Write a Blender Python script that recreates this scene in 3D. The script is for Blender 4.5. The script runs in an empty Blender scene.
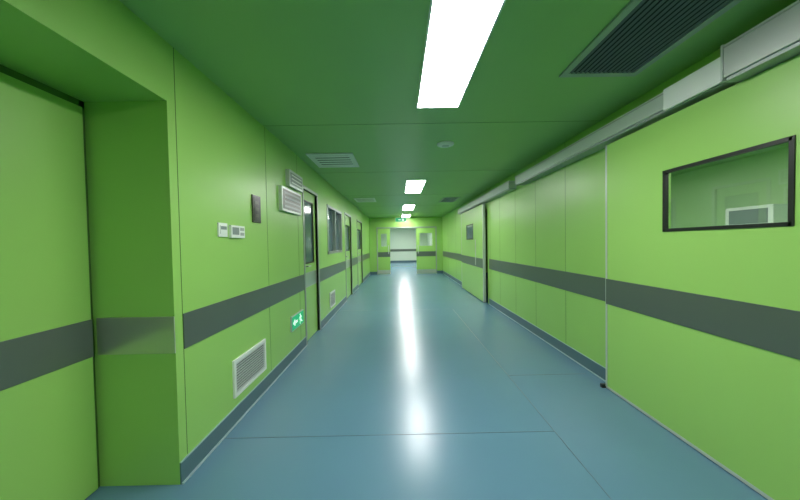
import bpy, bmesh, math, random
from mathutils import Matrix, Vector
random.seed(4)
sc=bpy.context.scene
sc.view_settings.view_transform='Standard'
sc.view_settings.look='None'
sc.view_settings.exposure=0.0

# ---------------------------------------------------------------- materials
def mat(name,col,rough=.5,metal=0.,spec=.5,coat=0.,emis=None,es=0.,noise=0.,nscale=6.,rnoise=0.,bump=0.,bscale=60.):
    m=bpy.data.materials.new(name);m.use_nodes=True
    nt=m.node_tree;b=nt.nodes['Principled BSDF']
    b.inputs['Base Color'].default_value=(*col,1);b.inputs['Roughness'].default_value=rough
    b.inputs['Metallic'].default_value=metal;b.inputs['Specular IOR Level'].default_value=spec
    b.inputs['Coat Weight'].default_value=coat;b.inputs['Coat Roughness'].default_value=.12
    if emis: b.inputs['Emission Color'].default_value=(*emis,1);b.inputs['Emission Strength'].default_value=es
    if noise or rnoise or bump:
        tc=nt.nodes.new('ShaderNodeTexCoord')
        n=nt.nodes.new('ShaderNodeTexNoise');n.inputs['Scale'].default_value=nscale;n.inputs['Detail'].default_value=5
        nt.links.new(tc.outputs['Object'],n.inputs['Vector'])
        if noise:
            mr=nt.nodes.new('ShaderNodeMapRange');mr.inputs[3].default_value=1-noise;mr.inputs[4].default_value=1+noise
            nt.links.new(n.outputs['Fac'],mr.inputs[0])
            h=nt.nodes.new('ShaderNodeHueSaturation');h.inputs['Color'].default_value=(*col,1)
            nt.links.new(mr.outputs[0],h.inputs['Value']);nt.links.new(h.outputs[0],b.inputs['Base Color'])
        if bump:
            n2=nt.nodes.new('ShaderNodeTexNoise');n2.inputs['Scale'].default_value=bscale
            nt.links.new(tc.outputs['Object'],n2.inputs['Vector'])
            bp=nt.nodes.new('ShaderNodeBump');bp.inputs['Strength'].default_value=bump;bp.inputs['Distance'].default_value=.002
            nt.links.new(n2.outputs['Fac'],bp.inputs['Height']);nt.links.new(bp.outputs[0],b.inputs['Normal'])
    return m
GREEN=(.29,.55,.125)
M_wall=mat('green_wall_panel',GREEN,.36,noise=.03,nscale=2.,bump=.03,bscale=40)
M_door=mat('green_door_panel',(.31,.57,.135),.34,noise=.02,nscale=2.)
M_ceil=mat('green_ceiling_panel',(.26,.475,.155),.40,noise=.03,nscale=2.)
M_seam_shade=mat('dark_green_joint_and_shade',(.06,.15,.03),.6)
M_band=mat('grey_bumper_band',(.13,.16,.14),.3,metal=.45,noise=.05,nscale=3)
M_steel=mat('brushed_steel',(.55,.57,.52),.28,metal=.8,noise=.05,nscale=4)
M_band2=mat('satin_steel_band',(.17,.20,.18),.3,metal=.5,noise=.05,nscale=4)
M_base=mat('slate_baseboard',(.075,.145,.18),.4)
M_cove=mat('pale_cove_line',(.30,.42,.46),.35)
M_alu=mat('white_aluminium',(.56,.60,.58),.32,metal=.35)
M_alud=mat('grey_aluminium',(.38,.42,.40),.4,metal=.5)
M_black=mat('black_frame',(.012,.013,.013),.35)
M_dark=mat('dark_cavity',(.012,.018,.014),.8)
M_white=mat('white_plastic',(.75,.78,.76),.4)
M_grey=mat('grey_screen',(.20,.24,.24),.3)
M_brown=mat('dark_panel',(.045,.05,.035),.3)
M_light=mat('lamp_diffuser',(.9,.9,.9),.5,emis=(1.,.99,.98),es=44)
M_light2=mat('added_room_lamp',(.9,.9,.9),.5,emis=(1.,1.,.97),es=42)
M_light3=mat('added_lobby_lamp',(.9,.9,.9),.5,emis=(1.,1.,.98),es=75)
M_exit=mat('exit_green',(.0,.30,.12),.4,emis=(.0,.55,.22),es=.45)
M_exitw=mat('exit_white',(.8,.95,.85),.4,emis=(.7,1.,.8),es=.7)
M_room=mat('pale_room_wall',(.47,.63,.40),.5)
M_lob=mat('lobby_wall',(.62,.72,.60),.5)
M_bluegl=mat('blue_dark_glass',(.07,.13,.15),.1,spec=.6)
M_slat=mat('grille_slat_grey',(.10,.13,.11),.45,metal=.3)
M_gap=mat('grille_shadow_gap',(.10,.11,.10),.7)
M_floor=mat('blue_vinyl_floor',(.11,.228,.325),.27,spec=.6,noise=.05,nscale=1.5)
def glass_mat():
    m=bpy.data.materials.new('window_glass');m.use_nodes=True;nt=m.node_tree
    nt.nodes.clear();o=nt.nodes.new('ShaderNodeOutputMaterial');mx=nt.nodes.new('ShaderNodeMixShader')
    t=nt.nodes.new('ShaderNodeBsdfTransparent');t.inputs[0].default_value=(.92,.96,.93,1)
    g=nt.nodes.new('ShaderNodeBsdfGlossy');g.inputs['Roughness'].default_value=.02
    mx.inputs[0].default_value=.09
    nt.links.new(t.outputs[0],mx.inputs[1]);nt.links.new(g.outputs[0],mx.inputs[2])
    nt.links.new(mx.outputs[0],o.inputs[0]);return m
M_glass=glass_mat()

# ---------------------------------------------------------------- mesh builder
class B:
    def __init__(s): s.v=[];s.f=[];s.m=[];s.mats=[]
    def mi(s,m):
        if m not in s.mats:s.mats.append(m)
        return s.mats.index(m)
    def box(s,x0,x1,y0,y1,z0,z1,m,rot=None):
        n=len(s.v);c=Vector(((x0+x1)/2,(y0+y1)/2,(z0+z1)/2))
        for x in(x0,x1):
            for y in(y0,y1):
                for z in(z0,z1):
                    p=Vector((x,y,z))
                    if rot: p=c+Matrix.Rotation(rot[1],3,rot[0])@(p-c)
                    s.v.append(p)
        for q in((0,1,3,2),(4,6,7,5),(0,4,5,1),(2,3,7,6),(0,2,6,4),(1,5,7,3)):
            s.f.append([n+i for i in q]);s.m.append(s.mi(m))
        return s
    def cyl(s,c,r0,r1,h,m,axis='Z',seg=24):
        n=len(s.v);c=Vector(c)
        for k,(r,d) in enumerate(((r0,-h/2),(r1,h/2))):
            for i in range(seg):
                a=2*math.pi*i/seg;p=Vector((r*math.cos(a),r*math.sin(a),d))
                if axis=='X':p=Vector((p.z,p.x,p.y))
                if axis=='Y':p=Vector((p.x,p.z,p.y))
                s.v.append(c+p)
        for i in range(seg):
            j=(i+1)%seg;s.f.append([n+i,n+j,n+seg+j,n+seg+i]);s.m.append(s.mi(m))
        s.f.append([n+i for i in range(seg)]);s.m.append(s.mi(m))
        s.f.append([n+seg+i for i in range(seg)]);s.m.append(s.mi(m));return s
    def make(s,name,bevel=0.,parent=None):
        me=bpy.data.meshes.new(name);me.from_pydata([tuple(p) for p in s.v],[],s.f)
        for m in s.mats:me.materials.append(m)
        for p,i in zip(me.polygons,s.m):p.material_index=i
        bm=bmesh.new();bm.from_mesh(me);bmesh.ops.recalc_face_normals(bm,faces=bm.faces);bm.to_mesh(me);bm.free()
        o=bpy.data.objects.new(name,me);sc.collection.objects.link(o)
        if bevel:
            md=o.modifiers.new('bevel','BEVEL');md.width=bevel;md.segments=2;md.limit_method='ANGLE'
        if parent:o.parent=parent
        return o

XL,XD,XR,H=-1.34,1.98,2.08,2.64
Y0,YE=-3.2,13.5
XREC=-1.80
YC=1.72
BZ0,BZ1=.81,1.04
LOB=22.0

# ---------------------------------------------------------------- shell
B().box(-2.6,5.6,Y0-.2,LOB+.2,-.1,0,M_floor).make('floor')
B().box(-2.6,5.6,Y0-.2,LOB+.2,H,H+.1,M_ceil).make('ceiling')
t=B()
for y in(-.4,.75,1.3 ,2.95,4.9,7.25,9.3,11.6): t.box(XL,XR,y-.002,y+.002,H-.0015,H+.001,M_seam_shade)
t.make('trim_1')
M_fs=mat('floor_weld_seam',(.06,.135,.20),.4)
t=B().box(XL,1.15,2.13,2.136,-.001,.0012,M_fs).box(1.147,1.153,-3,6.2,-.001,.0012,M_fs).box(1.15,XD,3.05,3.056,-.001,.0012,M_fs)
t.box(XL,1.15,6.2,6.206,-.001,.0012,M_fs)
t.make('trim_2')

# left wall -------------------------------------------------------
def leftseg(b,y0,y1,z0=0,z1=H): b.box(XL-.12,XL,y0,y1,z0,z1,M_wall)
w=B()
D1=(4.14,4.82,2.24);D2=(7.35,8.25,2.2);D3=(9.5,10.7,2.2)
W1=(5.5,6.9,1.25,2.2)
w.box(XREC-.1,XL,YC,1.84,0,H,M_wall)
leftseg(w,1.84,D1[0])
leftseg(w,D1[0],D1[1],D1[2],H)
leftseg(w,D1[1],W1[0]);leftseg(w,W1[0],W1[1],0,W1[2]);leftseg(w,W1[0],W1[1],W1[3],H)
leftseg(w,W1[1],D2[0]);leftseg(w,D2[0],D2[1],D2[2],H);leftseg(w,D2[1],D3[0]);leftseg(w,D3[0],D3[1],D3[2],H);leftseg(w,D3[1],YE)
w.box(XREC-.1,XL,-1.2,YC,2.29,H,M_wall)
w.box(XREC-.2,XREC-.06,-1.2,YC,0,2.29,M_wall)
w.box(XREC-.1,XL,Y0,-1.2,0,H,M_wall)
for y in(1.785,2.98,3.9): w.box(XL-.001,XL+.0012,y-.002,y+.002,.14,H,M_seam_shade)
w.make('wall_left')
b=B()
for y0,y1 in((1.785,D1[0]-.05),(D1[1]+.05,D2[0]-.05),(D2[1]+.05,D3[0]-.05),(D3[1]+.05,YE-.02)):
    b.box(XL,XL+.006,y0,y1,BZ0-.01,BZ1-.02,M_band)
b.make('trim_3',.001)
B().box(XREC+.005,XL+.002,YC-.008,YC,BZ0-.01,BZ1-.02,M_steel).make('trim_4',.001)
b=B()
for y0,y1 in((YC,D1[0]-.05),(D1[1]+.05,D2[0]-.05),(D2[1]+.05,D3[0]-.05),(D3[1]+.05,YE)):
    b.box(XL,XL+.008,y0,y1,0,.13,M_base); b.box(XL+.008,XL+.02,y0,y1,0,.008,M_cove)
    b.box(XL,XL+.010,y0,y1,.128,.134,M_cove)
b.make('baseboard_left')

# near-left recessed sliding door
d=B()
d.box(XREC-.05,XREC,-.6,YC-.03,0.012,2.245,M_door)
d.box(XREC,XREC+.006,-.6,YC-.03,BZ0-.01,BZ1-.02,M_band2)
d.box(XREC-.05,XREC-.02,YC-.03,YC,0,2.29,M_seam_shade)
d.box(XREC-.05,XREC-.02,-.6,YC,2.245,2.29,M_seam_shade)  # dark green strip paints the thin shadow above the door top
d.make('door_1',.002)

def leftdoor(name,y0,y1,top,glass):
    d=B();e=.045
    for a,bb in((y0-e,y0+.0),(y1,y1+e)): d.box(XL-.1,XL+.010,a,bb,0,top+e,M_alud)
    d.box(XL-.1,XL+.010,y0,y1,top,top+e,M_alud)
    g0,g1=y0+.12,y1-.12;z0,z1=glass
    x0,x1=XL-.07,XL-.03
    d.box(x0,x1,y0,y1,.01,z0,M_door);d.box(x0,x1,y0,y1,z1,top,M_door)
    d.box(x0,x1,y0,g0,z0,z1,M_door);d.box(x0,x1,g1,y1,z0,z1,M_door)
    d.box(x0+.015,x1-.015,g0,g1,z0,z1,M_bluegl)
    for q in((g0,g0+.02,z0,z1),(g1-.02,g1,z0,z1),(g0,g1,z0,z0+.02),(g0,g1,z1-.02,z1)): d.box(x1-.004,x1+.004,*q,M_black)
    d.box(x1,x1+.006,y0,y1,BZ0-.01,BZ1-.02,M_steel)
    d.cyl((x1+.03,y0+.07,1.12),.01,.01,.06,M_alu,'X',12);d.box(x1+.05,x1+.065,y0+.06,y0+.19,1.11,1.13,M_alu)
    d.make(name,.0015)
leftdoor('door_2',*D1[:2],D1[2],(1.15,2.1))
leftdoor('door_3',*D2[:2],D2[2],(1.25,1.95))
leftdoor('door_4',*D3[:2],D3[2],(1.25,1.95))
wd=B()
y0,y1,z0,z1=W1
for q in((y0,y0+.05,z0,z1),(y1-.05,y1,z0,z1),(y0,y1,z0,z0+.05),(y0,y1,z1-.05,z1),(6.18,6.22,z0,z1)): wd.box(XL-.1,XL+.01,*q,M_alud)
wd.box(XL-.07,XL-.06,y0+.05,y1-.05,z0+.05,z1-.05,M_bluegl)
wd.make('window_1',.002)

# right wall ------------------------------------------------------
w=B()
def rseg(y0,y1,z0=0,z1=H): w.box(XR,XR+.12,y0,y1,z0,z1,M_wall)
rseg(Y0,.45);rseg(.45,2.62,2.2,H);rseg(2.62,6.72);rseg(6.72,8.9,2.2,H);rseg(8.9,YE)
for y in(3.58,4.36,5.11,5.9,6.5,10.4,12): w.box(XR-.0012,XR+.001,y-.002,y+.002,.14,H,M_seam_shade)
w.make('wall_right')
b=B()
for y0,y1 in((2.80,6.60),(9.1,YE)): b.box(XR-.006,XR,y0,y1,BZ0,BZ1+.005,M_band)
b.make('trim_5',.001)
b=B()
for y0,y1 in((2.76,6.62),(9.1,YE),(Y0,.2)):
    b.box(XR-.008,XR,y0,y1,0,.13,M_base);b.box(XR-.02,XR-.008,y0,y1,0,.008,M_cove);b.box(XR-.010,XR,y0,y1,.128,.134,M_cove)
b.make('baseboard_right')
B().box(XL-.5,XR+.2,Y0-.12,Y0,0,H,M_wall).make('wall_back')

# near-right sliding door with vision panel
d=B();x0,x1=XD,XD+.05;wy0,wy1,wz0,wz1=1.44,2.14,1.49,1.925
d.box(x0,x1,.35,2.74,.02,wz0,M_door);d.box(x0,x1,.35,2.74,wz1,2.32,M_door)
d.box(x0,x1,.35,wy0,wz0,wz1,M_door);d.box(x0,x1,wy1,2.74,wz0,wz1,M_door)
d.box(x0-.006,x0,.35,2.735,BZ0+.01,BZ1+.02,M_band)
d.box(x0-.004,x1+.004,2.725,2.745,.02,2.32,M_alu)
d.box(x0-.002,x1+.002,.35,2.74,.008,.03,M_alu)
fr=.014
for q in((wy0-.008,wy0+fr,wz0-.008,wz1+.008),(wy1-fr,wy1+.008,wz0-.008,wz1+.008),(wy0,wy1,wz0-.008,wz0+fr),(wy0,wy1,wz1-fr,wz1+.008)):
    d.box(x0-.006,x0+.02,*q,M_black)
d.box(x0+.006,x0+.011,wy0+.01,wy1-.01,wz0+.01,wz1-.01,M_glass)
d.box(x0-.035,x0+.03,2.748,2.775,0,.035,M_black)
d.make('door_5')

d=B();d.box(XD,XD+.05,6.75,9.02,.02,2.32,M_door);d.box(XD-.006,XD,6.75,9.02,BZ0,BZ1,M_band)
d.box(XD-.004,XD+.054,6.72,6.76,.02,2.32,M_alu);d.box(XD-.012,XD,7.35,7.40,.85,1.5,M_alu)
d.box(XD-.004,XD+.054,9.0,9.03,.02,2.32,M_alu)
for q in((7.6,7.63,1.5,1.92),(8.3,8.33,1.5,1.92),(7.6,8.33,1.5,1.53),(7.6,8.33,1.89,1.92)): d.box(XD-.008,XD,*q,M_black)
d.box(XD-.003,XD,7.63,8.3,1.53,1.89,M_bluegl)
d.make('door_6',.001)
def track(y0,y1,xo,za,zb):
    xr=XR-.002
    t=B();t.box(xo,xr,y0,y1,za+.02,zb,M_alu);t.box(xo+.015,xr,y0,y1,za,za+.02,M_alud)
    t.box(xo-.004,xo,y0,y1,zb-.02,zb-.012,M_alud);t.box(xo-.006,xr,y1,y1+.012,za,zb+.004,M_alu);return t
track(-.9,1.665,1.88,2.325,2.53).make('sliding_door_motor_cover',.004)
t=track(1.68,4.72,1.93,2.345,2.49)
t.box(1.915,1.93,1.68,2.08,2.345,2.495,M_white);t.make('sliding_door_track',.003)
track(5.05,9.3,1.94,2.345,2.49).make('sliding_door_track',.003)

# end wall with double doors standing open in the middle ----------
w=B();EX0,EX1,EZ=-.95,1.75,2.15
w.box(-2.6,EX0,YE,YE+.15,0,H,M_wall).box(EX1,5.6,YE,YE+.15,0,H,M_wall).box(EX0,EX1,YE,YE+.15,EZ,H,M_wall)
w.make('wall_end')
B().box(XL,EX0,YE-.01,YE,0,.13,M_base).box(EX1,XR,YE-.01,YE,0,.13,M_base).make('baseboard_end')
def leaf(name,xa,xb,handle):
    d=B();ya,yb=YE+.02,YE+.07
    ga,gb=xa+.15,xb-.15;z0,z1=1.3,1.9
    d.box(xa,xb,ya,yb,.01,z0,M_door).box(xa,xb,ya,yb,z1,EZ-.01,M_door).box(xa,ga,ya,yb,z0,z1,M_door).box(gb,xb,ya,yb,z0,z1,M_door)
    d.box(ga,gb,ya+.02,ya+.03,z0,z1,M_glass)
    d.box(xa,xb,ya-.006,ya,BZ0,BZ1,M_band);d.box(xa,xb,ya-.006,ya,.02,.2,M_steel)
    d.box(handle-.015,handle+.015,ya-.05,ya-.03,.95,1.35,M_alu).box(handle-.01,handle+.01,ya-.04,ya,.96,.98,M_alu).box(handle-.01,handle+.01,ya-.04,ya,1.32,1.34,M_alu)
    return d.make(name,.002)
leaf('door_7',EX0,-.38,-.45);leaf('door_8',.85,EX1,.93)
f=B()
for q in((EX0-.05,EX0,0,EZ),(EX1,EX1+.05,0,EZ),(EX0-.05,EX1+.05,EZ,EZ+.05)): f.box(q[0],q[1],YE-.015,YE,q[2],q[3],M_alud)
f.make('trim_6',.002)
# corridor continuing beyond the doors
w=B().box(-2.6,5.6,LOB,LOB+.1,0,H,M_lob).box(-1.7,-1.6,YE+.15,LOB,0,H,M_lob).box(2.2,2.3,YE+.15,LOB,0,H,M_lob)
w.make('wall_lobby')
B().box(-1.6,2.2,LOB-.01,LOB,.82,1.0,M_band).box(-1.6,2.2,LOB-.012,LOB,0,.13,M_base).box(-1.6,-1.592,YE+.15,LOB-.02,.82,1.0,M_band).box(2.192,2.2,YE+.15,LOB-.02,.82,1.0,M_band).make('baseboard_lobby')

B().box(5.3,5.4,Y0,YE,0,H,M_room).box(XR+.12,5.3,6.0,6.1,0,H,M_room).box(XR+.12,5.3,-1.0,-.9,0,H,M_room).make('wall_side_room')
B().box(XL-1.2,XL-1.1,1.84,YE,0,H,M_room).make('wall_outer')

# ---------------------------------------------------------------- lamps
def panel(x0,x1,y0,y1,m=M_light,z=H):
    p=B();e=.012
    p.box(x0,x1,y0,y1,z-.010,z-.004,m)
    for q in((x0-e,x0,y0-e,y1+e),(x1,x1+e,y0-e,y1+e),(x0,x1,y0-e,y0),(x0,x1,y1,y1+e)): p.box(*q,z-.014,z,M_white)
    p.make('ceiling_light_panel')
LX0,LX1=.195,.545
panel(LX0,LX1,1.36,2.58);panel(LX0,LX1,5.55,6.9);panel(LX0,LX1,9.1,10.4)
panel(LX0,LX1,12.1,13.2)  # extra panel added to brighten the far end of the corridor
panel(LX0,LX1,-2.2,-1.0)
panel(3.0,3.35,.6,1.8,M_light2);panel(3.0,3.35,3.2,4.4,M_light2)  # unseen lamps added to brighten the room behind the vision panel
panel(0.2,.55,15.2,16.4,M_light3);panel(0.2,.55,18.6,19.8,M_light3)  # unseen lamps added beyond the doors so the far end looks brighter

# ---------------------------------------------------------------- ceiling grilles
def grille(name,x0,x1,y0,y1,n,along='Y',frame=M_slat,e=.045,sl=None):
    g=B();z=H;sl=sl or frame
    for q in((x0,x0+e,y0,y1),(x1-e,x1,y0,y1),(x0+e,x1-e,y0,y0+e),(x0+e,x1-e,y1-e,y1)): g.box(*q,z-.014,z,frame)
    g.box(x0+e,x1-e,y0+e,y1-e,z-.003,z-.0005,M_dark)
    for i in range(n):
        if along=='Y':
            x=x0+e+(x1-x0-2*e)*(i+.5)/n; g.box(x-.007,x+.007,y0+e,y1-e,z-.011,z-.008,sl,rot=('Y',.6))
        else:
            y=y0+e+(y1-y0-2*e)*(i+.5)/n;hw=(y1-y0-2*e)/n*.33; g.box(x0+e,x1-e,y-hw,y+hw,z-.013,z-.010,sl)
    g.make(name)
M_gfr=mat('grille_frame_green_grey',(.30,.38,.31),.45,metal=.2)
grille('ceiling_return_grille',1.20,1.76,1.0,2.14,14,'Y',M_gfr,sl=M_slat)
grille('ceiling_supply_diffuser',-1.2,-.58,3.85,4.52,5,'X',M_white,.07)
grille('ceiling_return_grille',1.22,1.68,7.7,8.6,8,'Y',M_gfr)
grille('ceiling_supply_diffuser',-1.15,-.6,7.6,8.3,5,'X',M_white)
B().cyl((.60,3.56,H-.008),.10,.105,.016,M_white).cyl((.60,3.56,H-.022),.065,.085,.012,M_white).cyl((.60,3.56,H-.03),.03,.05,.006,M_alud).make('smoke_detector',.002)

# ---------------------------------------------------------------- left-wall fittings
def wallgrille(name,y0,y1,z0,z1,n=11):
    g=B();e=.028
    for q in((y0,y0+e,z0,z1),(y1-e,y1,z0,z1),(y0+e,y1-e,z0,z0+e),(y0+e,y1-e,z1-e,z1)): g.box(XL,XL+.018,*q,M_white)
    g.box(XL,XL+.002,y0+e,y1-e,z0+e,z1-e,M_gap)
    for i in range(n):
        z=z0+e+(z1-z0-2*e)*(i+.5)/n; g.box(XL+.003,XL+.013,y0+e,y1-e,z-.0045,z+.0045,M_alu)
    g.make(name)
wallgrille('wall_return_grille',2.29,2.84,.215,.515)
wallgrille('wall_return_grille',5.55,5.98,.2,.5)
B().box(XL,XL+.012,2.155,2.265,1.505,1.61,M_white).box(XL+.012,XL+.017,2.17,2.25,1.525,1.59,M_white).box(XL+.017,XL+.019,2.175,2.245,1.56,1.585,M_grey).make('wall_switch',.002)
B().box(XL,XL+.022,2.30,2.50,1.50,1.60,M_white).box(XL+.022,XL+.024,2.315,2.41,1.525,1.585,M_grey).box(XL+.022,XL+.025,2.43,2.485,1.52,1.545,M_alud).box(XL+.022,XL+.025,2.43,2.485,1.56,1.585,M_alud).make('thermostat_controller',.002)
g=B().box(XL,XL+.014,2.67,2.82,1.65,1.905,M_brown).box(XL+.014,XL+.017,2.685,2.805,1.665,1.89,M_black)
for i in range(3): g.box(XL+.017,XL+.019,2.70,2.77,1.70+.06*i,1.73+.06*i,M_brown)
g.make('medical_gas_alarm_panel',.002)
g=B().box(XL,XL+.04,3.28,3.93,1.83,2.11,M_alu).box(XL+.04,XL+.043,3.31,3.90,1.855,2.085,M_brown)
for i in range(4): g.box(XL+.043,XL+.046,3.34,3.87,1.875+.052*i,1.90+.052*i,M_grey)
g.make('information_display_panel',.003)
g=B().box(XL,XL+.05,3.50,3.98,2.15,2.35,M_alu).box(XL+.05,XL+.053,3.53,3.95,2.18,2.32,M_grey)
for i in range(3): g.box(XL+.053,XL+.055,3.56,3.92,2.195+.045*i,2.21+.045*i,M_white)
g.make('wall_ventilation_box',.003)

# exit sign -------------------------------------------------------
def poly(b,pts,x,m,th=.002):
    n=len(b.v);k=len(pts)
    for dx in(0,th):
        for (y,z) in pts:b.v.append(Vector((x+dx,y,z)))
    b.f.append([n+i for i in range(k)]);b.m.append(b.mi(m));b.f.append([n+k+i for i in range(k)]);b.m.append(b.mi(m))
    for i in range(k):
        j=(i+1)%k;b.f.append([n+i,n+j,n+k+j,n+k+i]);b.m.append(b.mi(m))
def limb(b,a,c,w,x,m):
    d=Vector((c[0]-a[0],c[1]-a[1])).normalized();p=Vector((-d.y,d.x))*w/2
    poly(b,[(a[0]+p.x,a[1]+p.y),(c[0]+p.x,c[1]+p.y),(c[0]-p.x,c[1]-p.y),(a[0]-p.x,a[1]-p.y)],x,m)
def exitsign(y0,z0,w=.42,h=.17):
    b=B();b.box(XL,XL+.02,y0,y0+w,z0,z0+h,M_alu);b.box(XL+.02,XL+.022,y0+.01,y0+w-.01,z0+.01,z0+h-.01,M_exit)
    x=XL+.022;S=h;cy=y0+w*.70;cz=z0+h*.5
    P=lambda u,v:(cy+u*S,cz+v*S)
    b.cyl((x+.001,*P(-.08,.30)),.075*S,.075*S,.002,M_exitw,'X',14)
    for a,c,wd in(((-.05,.2),(.06,-.05),.13),((.06,-.05),(-.12,-.16),.085),((-.12,-.16),(-.13,-.36),.075),((.06,-.05),(.18,-.22),.085),((.18,-.22),(.33,-.24),.07),((-.04,.17),(-.22,.10),.06),((-.22,.10),(-.28,-.02),.055),((-.02,.17),(.14,.16),.06),((.14,.16),(.22,.04),.055)):
        limb(b,P(*a),P(*c),wd*S,x,M_exitw)
    ay=y0+w*.08
    poly(b,[(ay,cz),(ay+.07,cz+.045),(ay+.07,cz-.045)],x,M_exitw);b.box(x,x+.002,ay+.07,ay+.16,cz-.015,cz+.015,M_exitw)
    b.make('exit_sign')
exitsign(3.53,.365,.44,.185)
b=B().box(-.1,.34,11.6,11.63,2.3,2.46,M_alu).box(-.09,.33,11.596,11.6,2.31,2.45,M_exit).cyl((-.02,11.615,2.55),.005,.005,.18,M_alu).cyl((.26,11.615,2.55),.005,.005,.18,M_alu)
b.box(.02,.12,11.594,11.596,2.365,2.395,M_exitw);b.box(.17,.25,11.594,11.596,2.34,2.42,M_exitw)
b.make('exit_sign')

# objects in side room behind the vision panel
B().box(4.9,5.3,3.75,4.3,1.58,1.86,M_white).box(4.89,4.9,3.8,4.25,1.62,1.82,M_grey).make('wall_cabinet',.005)

# ---------------------------------------------------------------- world + camera
wd=bpy.data.worlds.new('world');sc.world=wd;wd.use_nodes=True
wd.node_tree.nodes['Background'].inputs[0].default_value=(.5,.6,.5,1);wd.node_tree.nodes['Background'].inputs[1].default_value=.02
yaw,pitch,roll=.006,-.0225,.0178
fw=Vector((math.sin(yaw)*math.cos(pitch),math.cos(yaw)*math.cos(pitch),math.sin(pitch)))
r0=Vector((math.cos(yaw),-math.sin(yaw),0));u0=r0.cross(fw)
r=math.cos(roll)*r0-math.sin(roll)*u0;u=math.sin(roll)*r0+math.cos(roll)*u0
cam=bpy.data.objects.new('camera',bpy.data.cameras.new('camera'));sc.collection.objects.link(cam)
M=Matrix((r,u,-fw)).transposed().to_4x4();M.translation=(0,0,1.43);cam.matrix_world=M
cam.data.sensor_width=36;cam.data.lens=289/800*36;cam.data.clip_start=.05
sc.camera=cam
